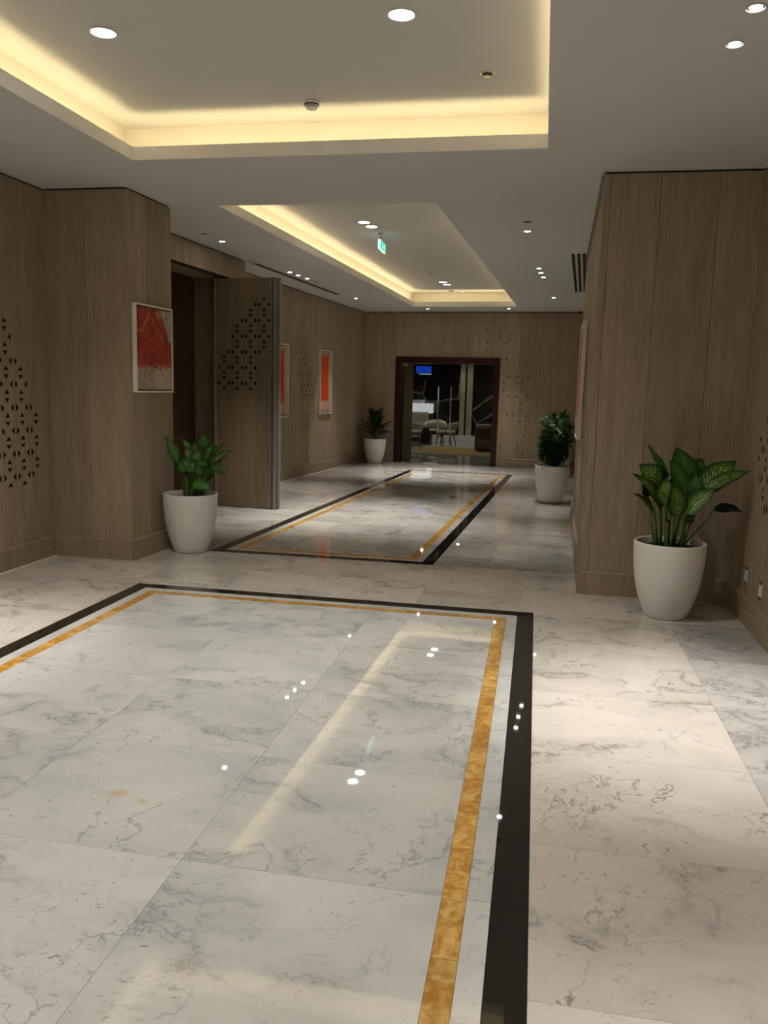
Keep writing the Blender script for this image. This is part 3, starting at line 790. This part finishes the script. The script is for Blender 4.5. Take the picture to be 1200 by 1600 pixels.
STEMD = plain('dark_stem', (.02,.04,.012), .5, var=.2)
def pot(t, sc=1.0):
    prof = [(.128,0),(.140,.004),(.158,.04),(.178,.09),(.197,.15),(.212,.21),(.224,.28),(.233,.35),(.2385,.42),(.241,.48),(.242,.522),(.2395,.530),(.234,.532),(.224,.530),(.2215,.523),(.2205,.47),(.220,.44)]
    MB().lathe([(r*sc,z*sc) for r,z in prof], 56, capt=False).build('pot', POTM, t, smooth=True)
    random.seed(5); seg = 32; vs = [(0,0,.488*sc)]; fs = []
    for j in range(1,6):
        for k in range(seg):
            q = 2*math.pi*k/seg; r = .2205*sc*j/5; vs.append((r*math.cos(q), r*math.sin(q), (.485+random.uniform(-.006,.006))*sc))
    for k in range(seg): fs.append((0,1+k,1+(k+1)%seg))
    for j in range(4):
        for k in range(seg):
            a = 1+j*seg; fs.append((a+k, a+seg+k, a+seg+(k+1)%seg, a+(k+1)%seg))
    obj('soil', mesh('soil', vs, fs, SOIL), t)
def blade(name, base, tip, wid, sag, facing, mat, parent, fold=.25, tipdroop=0.0, nl=10, prof=None, wave=.0):
    base, tip, facing = Vector(base), Vector(tip), Vector(facing).normalized()
    ax = (tip-base); L = ax.length; ax.normalize()
    side = ax.cross(facing); 
    if side.length < .1: side = ax.cross(Vector((0,0,1)))
    side.normalize(); nrm = side.cross(ax).normalized()
    if nrm.dot(facing) < 0: nrm = -nrm; side = -side
    us = [-1,-.66,-.33,0,.33,.66,1]; vs = []; uv = []
    for i in range(nl+1):
        f = i/nl
        wd = (math.sin(math.pi*min(1, f**.70))**.92)*(1-.12*f) if not prof else prof(f)
        if f > .9: wd *= (1-f)/.1*.55+.45*(1-f)/.1
        wd = max(wd, .02 if i < nl else 0.001)*wid/2*1.5
        c = base+ax*L*f+nrm*sag*math.sin(math.pi*f*.9)+Vector((0,0,-1))*tipdroop*(f**3)
        for u in us:
            p = c+side*u*wd - nrm*(-abs(u)*wd*fold) + nrm*wave*math.sin(f*14+u*2)*abs(u)
            vs.append(p); uv.append(((u+1)/2, f))
    n = len(us); fs = [(i*n+k, i*n+k+1, (i+1)*n+k+1, (i+1)*n+k) for i in range(nl) for k in range(n-1)]
    o = obj(name, mesh(name, vs, fs, mat, True, uv), parent)
    return o
def petiole(root, base, bend, parent, mat, r0=.008, r1=.0045):
    root, base = Vector(root), Vector(base); mid = (root+base)/2+Vector(bend)
    pts = [root*(1-f)**2+mid*2*f*(1-f)+base*f*f for f in [k/6 for k in range(7)]]
    return MB().tube(pts, [r0+(r1-r0)*k/6 for k in range(7)], 7).build('stem', mat, parent, smooth=True)
view = -cf; RT = Vector((cr.x,cr.y,0)).normalized(); FW = Vector((-RT.y,RT.x,0))
WF = 1.0
def leaf_set(t, sc, zr, leaves, mat, stem):
    """leaves given as offsets (metres): right, up, away from the room's viewer side, measured from the rim centre"""
    for L in leaves:
        (rx, ry), (bx, bz, by), (tx, tz, ty), wd, face = L[:5]
        k = L[5] if len(L) > 5 else {}
        root = RT*rx+FW*ry+Vector((0,0,zr-.045)); b = RT*bx+FW*by+Vector((0,0,zr+bz)); e = RT*tx+FW*ty+Vector((0,0,zr+tz))
        f = RT*face[0]+Vector((0,0,face[1]))+FW*(-face[2])
        blade('leaf', b, e, wd*sc, k.get('sag',.02), f, k.get('mat',mat), t, fold=k.get('fold',.22), tipdroop=k.get('droop',0), wave=k.get('wave',.003))
        petiole(root, b, (0,0,0) if 'bend' not in k else (RT*k['bend']), t, stem, k.get('r0',.0075), .004)
# big plant at the right block
p1 = empty('potted_plant', (.888,5.80,0), label='large variegated dumb cane plant in a white pot in front of the right block', cat='potted plant')
pot(p1, .98)
q = .0009
def Z(x, y): return ((x-430)*q, (840-y)*q)
def lf(root, base, tip, w_, face, by=0, ty=0, **k):
    a = Z(*base); b = Z(*tip); r = (root[0]-430)*q
    return ((r, root[1]), (a[0], a[1], by), (b[0], b[1], ty), w_*q, face, k)
LV = [
 lf((520,.0),(755,615),(1010,640),72,(0,.85,.6),.04,.10,sag=.03,droop=.0,mat=LEAFD,bend=.02,fold=.3),
 lf((500,.02),(615,470),(900,232),150,(-.3,.55,.9),.02,.04,sag=.02),
 lf((500,-.02),(650,455),(972,308),95,(-.2,.9,.6),-.04,-.05,sag=.03),
 lf((470,.05),(535,430),(447,142),165,(.1,.15,1),.04,.08,sag=.02,mat=LEAFM),
 lf((440,.09),(400,330),(260,125),60,(.5,.2,.6),.08,.12,sag=-.02,mat=LEAFM),
 lf((480,.08),(560,420),(668,225),140,(0,.2,1),.08,.12),
 lf((380,.04),(330,450),(178,282),165,(.15,.5,.9),.05,.08,sag=.03),
 lf((340,-.02),(335,610),(82,342),110,(.35,.8,.7),-.02,-.04,sag=.04),
 lf((330,.0),(290,640),(122,495),80,(.3,.9,.5),.0,.0,sag=.02,mat=LEAFM),
 lf((375,-.05),(350,560),(345,362),118,(-.1,.1,1),-.05,-.04),
 lf((400,-.08),(425,655),(388,385),120,(.25,.1,1),-.09,-.06,sag=.02),
 lf((500,-.05),(490,630),(715,425),105,(-.3,.6,.8),-.06,-.08,sag=.02),
 lf((400,.10),(375,420),(335,285),80,(0,.1,1),.1,.12,mat=LEAFD),
 lf((460,.0),(520,520),(385,238),120,(.3,.2,1),.0,.03,mat=LEAFM),
 lf((500,.0),(560,520),(590,330),120,(-.2,.2,1),.01,.03,mat=LEAFM),
 lf((520,-.04),(545,700),(545,610),45,(-.4,.1,1),-.05,-.05,mat=LEAFD),
 lf((430,.06),(450,520),(470,330),110,(0,.15,1),.05,.07,mat=LEAFD),
 lf((320,.03),(255,520),(205,420),75,(.2,.3,.9),.04,.05,mat=LEAFD),
 lf((360,.06),(300,500),(250,360),120,(.1,.2,1),.07,.09),
 lf((470,.07),(500,420),(520,250),120,(0,.2,1),.10,.12,mat=LEAFM),
 lf((400,.0),(380,600),(420,470),90,(0,.2,1),.0,.0,mat=LEAFM),
 lf((520,.04),(590,500),(700,350),110,(-.2,.4,.9),.05,.06,mat=LEAFM),
]
leaf_set(p1, 1, .53, LV, LEAFV, STEM)
for (x, y) in ((320,.0),(385,-.06),(430,.04),(520,-.02)):
    petiole(RT*((x-430)*q)+FW*y+Vector((0,0,.485)), RT*((x-440)*q*1.05)+FW*y+Vector((0,0,.66)), (0,0,0), p1, STEM, .015, .010)
# left plant beside the doorway
p2 = empty('potted_plant', (-3.083,6.91,0), label='leafy green plant in a white pot beside the left pillar and open doorway', cat='potted plant')
pot(p2)
q2 = .00073
def lf2(root, base, tip, w_, face, by=0, ty=0, **k):
    r = (root[0]-425)*q2
    return ((r, root[1]), ((base[0]-425)*q2, (815-base[1])*q2, by), ((tip[0]-425)*q2, (815-tip[1])*q2, ty), w_*q2, face, k)
LV2 = [
 lf2((360,0),(275,440),(125,125),120,(.4,.3,.9),0,0,sag=.02,wave=.006),
 lf2((370,.03),(430,330),(308,152),75,(.3,.3,.8),.04,.06),
 lf2((500,.05),(600,280),(580,85),150,(0,.2,1),.06,.08),
 lf2((470,-.04),(520,420),(562,262),150,(0,.5,.9),-.05,-.06,mat=LEAFV),
 lf2((540,-.02),(590,510),(615,365),160,(0,.4,.9),-.03,-.05,sag=.03),
 lf2((540,.02),(690,440),(948,278),105,(-.2,.6,.8),.0,.02,mat=LEAFV),
 lf2((520,.05),(640,360),(832,198),90,(-.2,.4,.8),.06,.08),
 lf2((540,-.03),(620,570),(905,492),100,(0,.9,.5),-.04,-.08,sag=.04,droop=.0),
 lf2((540,-.05),(640,600),(905,602),80,(.0,.9,.6),-.08,-.12,sag=.07),
 lf2((480,-.08),(490,680),(742,742),130,(.0,.6,.9),-.13,-.18,sag=.03),
 lf2((370,.04),(395,500),(210,445),100,(.3,.7,.7),.02,.04),
 lf2((400,.02),(430,450),(370,250),130,(.2,.3,.9),.02,.02,mat=LEAFV),
 lf2((440,.06),(480,400),(450,190),110,(.1,.2,1),.08,.1),
 lf2((480,.0),(460,560),(335,385),95,(.3,.4,.9),-.03,-.03),
 lf2((500,.02),(560,470),(690,300),130,(-.1,.3,.9),.0,.0),
 lf2((420,.0),(450,560),(480,410),110,(.1,.3,.9),-.02,-.02),
 lf2((540,.06),(640,540),(760,430),100,(-.2,.4,.9),.05,.05),
 lf2((350,.05),(300,560),(225,420),90,(.3,.4,.9),.05,.06),
 lf2((560,.02),(640,640),(720,560),80,(-.2,.5,.9),.02,.02),
 lf2((420,.03),(400,420),(430,250),120,(.1,.3,1),.03,.04),
 lf2((520,.0),(600,420),(700,230),120,(-.1,.4,.9),.02,.03),
 lf2((400,-.03),(360,560),(300,430),100,(.2,.5,.9),-.03,-.03),
 lf2((500,-.02),(540,600),(580,450),130,(0,.4,.9),-.04,-.05),
 lf2((560,.0),(680,520),(830,400),100,(-.2,.6,.8),.0,.0,mat=LEAFV),
]
leaf_set(p2, .80, .53, LV2, LEAFM, STEM)
for (x, y) in ((360,.0),(395,-.05),(480,.04),(540,-.03),(555,.03)):
    petiole(RT*((x-425)*q2)+FW*y+Vector((0,0,.485)), RT*((x-425)*q2*1.05)+FW*y+Vector((0,0,.68)), (0,0,0), p2, STEM, .016, .010)
# narrow leaved dark plants at the far end
def narrow_plant(t, n, hgt_, spread, seed, mat):
    random.seed(seed)
    protos = []
    for k in range(4):
        vs = []; uv = []; nl = 8; L = 1.0; dr = (.12,.35,.6,.25)[k]
        for i in range(nl+1):
            f = i/nl; wd = math.sin(math.pi*f**.7)**.8*.5 if i not in (0,nl) else .02
            x = f*L*(1-.15*dr*f); z = f*.55*(1-f*dr*1.2)
            for u in (-1,0,1): vs.append((x, u*wd*.36, z+abs(u)*wd*.08)); uv.append(((u+1)/2, f))
        fs = [(i*3+k2, i*3+k2+1, (i+1)*3+k2+1, (i+1)*3+k2) for i in range(nl) for k2 in (0,1)]
        protos.append(mesh('leaf', vs, fs, mat, True, uv))
    for s in range(4):
        a = s*1.7; hh = hgt_*(.5+.13*s)
        MB().tube([(.05*math.cos(a),.05*math.sin(a),.49),(.07*math.cos(a),.07*math.sin(a),.49+hh)], .011, 7).build('stem', STEMD, t)
    for i in range(n):
        f = (i+.5)/n; a = i*2.399; r0 = .05+.04*random.random()
        z = .56+hgt_*.72*f; el = -.25+1.25*f+random.uniform(-.15,.15); L = spread*(1.05-.25*f)*random.uniform(.8,1.15)
        o = bpy.data.objects.new('leaf', protos[i % 4]); COL.objects.link(o); o.parent = t
        o.location = (r0*math.cos(a), r0*math.sin(a), z); o.rotation_euler = (random.uniform(-.3,.3), -el, a); o.scale = (L, L*.8, L)
p3 = empty('potted_plant', (-3.345,16.49,0), label='dark narrow-leaved plant in a white pot in the far left corner by the doorway', cat='potted plant')
pot(p3, .93); narrow_plant(p3, 52, .50, .30, 2, LEAFD)
p5 = empty('potted_plant', (.33,15.85,0), label='dark plant in a white pot at the far right, half hidden behind the bushy plant', cat='potted plant')
pot(p5, .93); narrow_plant(p5, 46, .52, .32, 9, LEAFD)
# bushy small leaved plant
p4 = empty('potted_plant', (.150,11.52,0), label='bushy small-leaved green plant in a white pot in the right side of the corridor', cat='potted plant')
pot(p4, .97)
random.seed(21)
bush = MB(); uvb = []
def bleaf(p, d, n_, L, wd):
    d = d.normalized(); s_ = d.cross(n_).normalized(); n2 = s_.cross(d)
    bush.add([p, p+d*L*.5+s_*wd+n2*wd*.25, p+d*L, p+d*L*.5-s_*wd+n2*wd*.25, p+d*L*.5], [(0,1,4),(1,2,4),(2,3,4),(3,0,4)])
    uvb.extend([(.5,0),(1,.5),(.5,1),(0,.5),(.5,.5)])
tips = []
for k in range(60):
    a = random.uniform(0,2*math.pi); f = random.random()**.7; z = random.uniform(.58,1.24)
    prof = {0:.15,1:.22,2:.25,3:.265,4:.25,5:.17}
    zz = (z-.56)/.70*5; i0 = min(4,int(zz)); R_ = prof[i0]*(1-(zz-i0))+prof[i0+1]*(zz-i0)
    tips.append(Vector((math.cos(a)*R_*f**.5, math.sin(a)*R_*f**.5, z)))
for k, e in enumerate(tips):
    b = Vector((e.x*.15, e.y*.15, .49)); m_ = Vector((e.x*.7, e.y*.7, (b.z+e.z)/2-.02))
    MB().tube([b*(1-f)**2+m_*2*f*(1-f)+e*f*f for f in (0,.25,.5,.75,1)], [.006,.005,.004,.003,.002], 5).build('stem', STEMD, p4)
    for i in range(34):
        f = random.uniform(.42,1.02); c = b*(1-f)**2+m_*2*f*(1-f)+e*f*f
        d = Vector((random.uniform(-1,1), random.uniform(-1,1), random.uniform(-.5,.7)))+Vector((e.x,e.y,0))*1.5
        bleaf(c+Vector((random.uniform(-.02,.02),random.uniform(-.02,.02),random.uniform(-.02,.02))), d, Vector((random.uniform(-.4,.4),random.uniform(-.4,.4),1)), random.uniform(.055,.09), random.uniform(.015,.023))
BL = plain('bush_leaf', (.035,.115,.018), .32, var=.7, scale=18)
bush.build('foliage', BL, p4, kind='stuff')
vine = MB()
for k in range(14):
    a = -1.9+random.uniform(-.35,.35); p = Vector((math.cos(a)*.235, math.sin(a)*.235, .525-random.uniform(-.02,.03)))
    bush = vine; bleaf(p, Vector((random.uniform(-1,1),-.8,random.uniform(-.8,.3))), Vector((0,-.5,1)), .03, .009)
vine.build('trailing_sprig', plain('pale_sprig', (.16,.22,.11), .4), p4, kind='stuff')

# ================================================================== RESTAURANT BEYOND THE GLASS
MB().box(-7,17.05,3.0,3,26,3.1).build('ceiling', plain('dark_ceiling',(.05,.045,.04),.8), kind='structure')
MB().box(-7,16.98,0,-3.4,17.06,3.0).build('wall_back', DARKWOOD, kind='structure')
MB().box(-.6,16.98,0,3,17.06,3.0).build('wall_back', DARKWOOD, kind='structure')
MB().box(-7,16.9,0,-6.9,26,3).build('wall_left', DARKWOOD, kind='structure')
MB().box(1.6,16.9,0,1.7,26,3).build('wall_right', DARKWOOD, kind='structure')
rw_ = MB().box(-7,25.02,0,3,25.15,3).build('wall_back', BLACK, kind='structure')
for i in range(8):
    if -6.9+i*1.1 > 1.3: break
    for k in range(2):
        MB().box(-6.9+i*1.1+.003,25.0,.0+k*1.45,-6.9+(i+1)*1.1-.003,25.02,1.445+k*1.45).build('marble_panel', DMARB, rw_)
CREAM = plain('cream_stone', (.50,.42,.27), .3, var=.15, scale=4)
BRASS = plain('dark_brass', (.22,.12,.03), .3, .9)
MB().box(-2.49,24.90,.0,-2.345,25.0,2.9).build('stone_pilaster', CREAM, rw_)
MB().box(-2.285,24.90,.0,-2.115,25.0,2.9).build('stone_pilaster', CREAM, rw_)
MB().box(-2.345,24.96,.0,-2.285,25.0,2.9).build('dark_inset', BLACK, rw_)
for z in (.5,1.05,1.5,2.2): MB().box(-2.33,24.93,z,-2.30,24.97,z+.14).build('brass_inlay', BRASS, rw_)
MB().box(-5.2,24.60,0,-1.2,24.9,.17).build('stone_plinth', plain('pale_stone',(.85,.83,.75),.3), rw_)
# screen, counter, sofa, chairs, table, armchair, rug
t = empty('wall_screen', (-3.49,24.1,1.93), label='small blue lit screen high at the left behind the glass doors', cat='screen')
MB().box(-.24,0,0,.24,.05,.26).build('housing', BLACK, t)
MB().box(-.225,-.004,.045,.225,0,.245).build('display', emit('blue_screen',(.006,.035,.36),.6), t)
MB().box(-.12,-.004,.012,.225,0,.024).build('light_bar', emit('pale_bar',(.7,.8,.75),.7), t)
MB().tube([(0,.025,.26),(0,.025,1.07)], .02, 8).build('ceiling_pole', STEEL, t)
t = empty('buffet_counter', (-3.60,24.25,0), label='white lit counter top at the left beyond the glass doors', cat='counter')
WLIT = plain('white_counter', (.85,.86,.84), .4)
MB().box(-.40,0,0,.36,.45,.80).build('body', DARKWOOD, t)
MB().box(-.40,-.02,.82,.36,.4,1.10).build('white_front', emit('lit_panel',(.85,.88,.9),.36), t, bevel=.01)
MB().box(-.34,.0,1.10,.10,.34,1.20).build('raised_shelf', WLIT, t, bevel=.01)
for k, (x, h_) in enumerate(((-.30,.20),(-.21,.26),(-.08,.17),(-.01,.23),(.07,.16))):
    b = empty('bottle', (-3.60+x,24.36,1.2005), label=['leftmost dark bottle on the white counter','second bottle from the left on the white counter, the tallest','middle bottle on the white counter','second bottle from the right on the white counter','rightmost and shortest bottle on the white counter'][k], cat='bottle', group='bottles on the white counter')
    MB().lathe([(.03,0),(.032,.01),(.032,h_*.6),(.012,h_*.78),(.011,h_)],12,capt=True).build('glass_body', plain('bottle_glass',(.03,.05,.03),.1), b, smooth=True)
    MB().lathe([(.013,h_),(.013,h_+.02)],10,capt=True).build('cap', BRASS, b)
UPH = plain('cream_upholstery', (.52,.47,.37), .8); DLEG = plain('dark_leg', (.02,.014,.012), .4)
BRN = plain('brown_upholstery', (.10,.055,.035), .6)
t = empty('sofa', (-3.66,23.75,0), label='beige high-backed sofa behind the lounge chairs, left of the glass doors', cat='sofa')
MB().box(-.42,0,.12,.36,.30,.40).build('seat', UPH, t, bevel=.03); MB().box(-.42,.24,.30,.36,.38,.86).build('backrest', UPH, t, bevel=.04)
for x in (-.36,.30): MB().box(x-.02,.04,0,x+.02,.08,.12).build('leg', DLEG, t)
def lounge_chair(x, y, rz, lab):
    t = empty('lounge_chair', (x,y,0), rz, label=lab, cat='chair', group='cream lounge chairs beyond the glass')
    s = MB().lathe([(.02,.33),(.24,.33),(.275,.35),(.275,.38),(.24,.405),(.02,.41)], 24, capt=True).build('seat', UPH, t, smooth=True)
    # curved backrest shell
    vs = []; n = 14
    for i in range(n+1):
        a = math.radians(-205+230*i/n)+math.pi/2+math.radians(0); f = math.sin(math.pi*i/n)
        for (r, z) in ((.27,.43),(.305,.43),(.325,.50+.16*f),(.29,.50+.16*f)): vs.append((r*math.cos(math.radians(-25+230*i/n)), r*math.sin(math.radians(-25+230*i/n)), z))
    fs = []
    for i in range(n):
        for k in range(4): fs.append((i*4+k, i*4+(k+1)%4, (i+1)*4+(k+1)%4, (i+1)*4+k))
    fs += [(3,2,1,0), tuple(n*4+k for k in range(4))]
    b = obj('backrest', mesh('backrest', vs, fs, UPH, True), t)
    MB().lathe([(.255,.30),(.265,.33)], 24, capt=True).build('seat_rail', DLEG, t)
    for sx in (-1,1):
        for sy in (-1,1): MB().tube([(sx*.17,sy*.16,.32),(sx*.24,sy*.22,0)], [.02,.012], 8).build('leg', DLEG, t)
        MB().tube([(sx*.27,.05,.33),(sx*.29,.07,.46)], .012, 6).build('back_post', DLEG, t)
lounge_chair(-3.50,22.30,math.pi*1.05,'cream lounge chair at the left seen from behind, before the black table')
lounge_chair(-3.02,23.48,0,'cream lounge chair in the middle, behind the black table')
lounge_chair(-2.60,22.60,-math.pi*.55,'cream lounge chair at the right, turned toward the black table')
t = empty('pedestal_table', (-3.22,22.90,0), label='low dark pedestal table between the cream lounge chairs', cat='table')
MB().lathe([(.15,0),(.15,.02),(.10,.44)],20,capt=True).build('pedestal', BLACK, t, smooth=False); MB().lathe([(.19,.44),(.20,.46),(.19,.475)],24,capt=True).build('tabletop', DLEG, t)
t = empty('armchair', (-1.25,20.9,0), label='brown armchair with a cream rim at the right edge of the glass doors', cat='armchair')
MB().box(-.36,-.32,.08,.40,.36,.36).build('seat', BRN, t, bevel=.05); MB().box(-.40,-.36,.05,-.27,.36,.62).build('side_panel', BRN, t, bevel=.05)
MB().box(.30,-.36,.05,.43,.36,.62).build('side_panel', BRN, t, bevel=.05); MB().box(-.40,-.40,.05,.43,-.28,.64).build('backrest', BRN, t, bevel=.05)
MB().tube([(-.335,.34,.63),(-.36,-.20,.655),(-.34,-.34,.665),(.0,-.36,.67),(.36,-.34,.665)], .03, 8).build('rim', UPH, t, smooth=True)
RUG = plain('mustard_rug', (.50,.36,.11), .95, var=.25, scale=9); RUGD = plain('rug_band', (.22,.17,.06), .95)
t = empty('runner_rug', (-2.0,20.6,0), label='mustard yellow runner rug with darker bands behind the glass doors', cat='rug')
MB().box(-1.05,-1.15,0,1.0,1.35,.012).build('pile', RUG, t)
for y in (-.55,.25,.85): MB().box(-1.05,y,.012,1.0,y+.13,.014).build('dark_band', RUGD, t)
for (x, y, pw, lab) in ((-3.2,22.8,P_REST,'unseen added light above the lounge chairs beyond the glass doors'),(-2.2,20.4,P_REST*.8,'unseen added light above the yellow rug beyond the glass doors'),(-2.3,24.0,P_REST*.8,'unseen added light in front of the marble wall beyond the glass doors'),(-2.3,18.2,P_REST*.5,'unseen added light just inside the glass doors')):
    downlight(x, y, 3.0, .06, 'spot', lab, 'added restaurant lights, unseen', power=pw, spot=110)  # lamps out of sight, added to light the restaurant
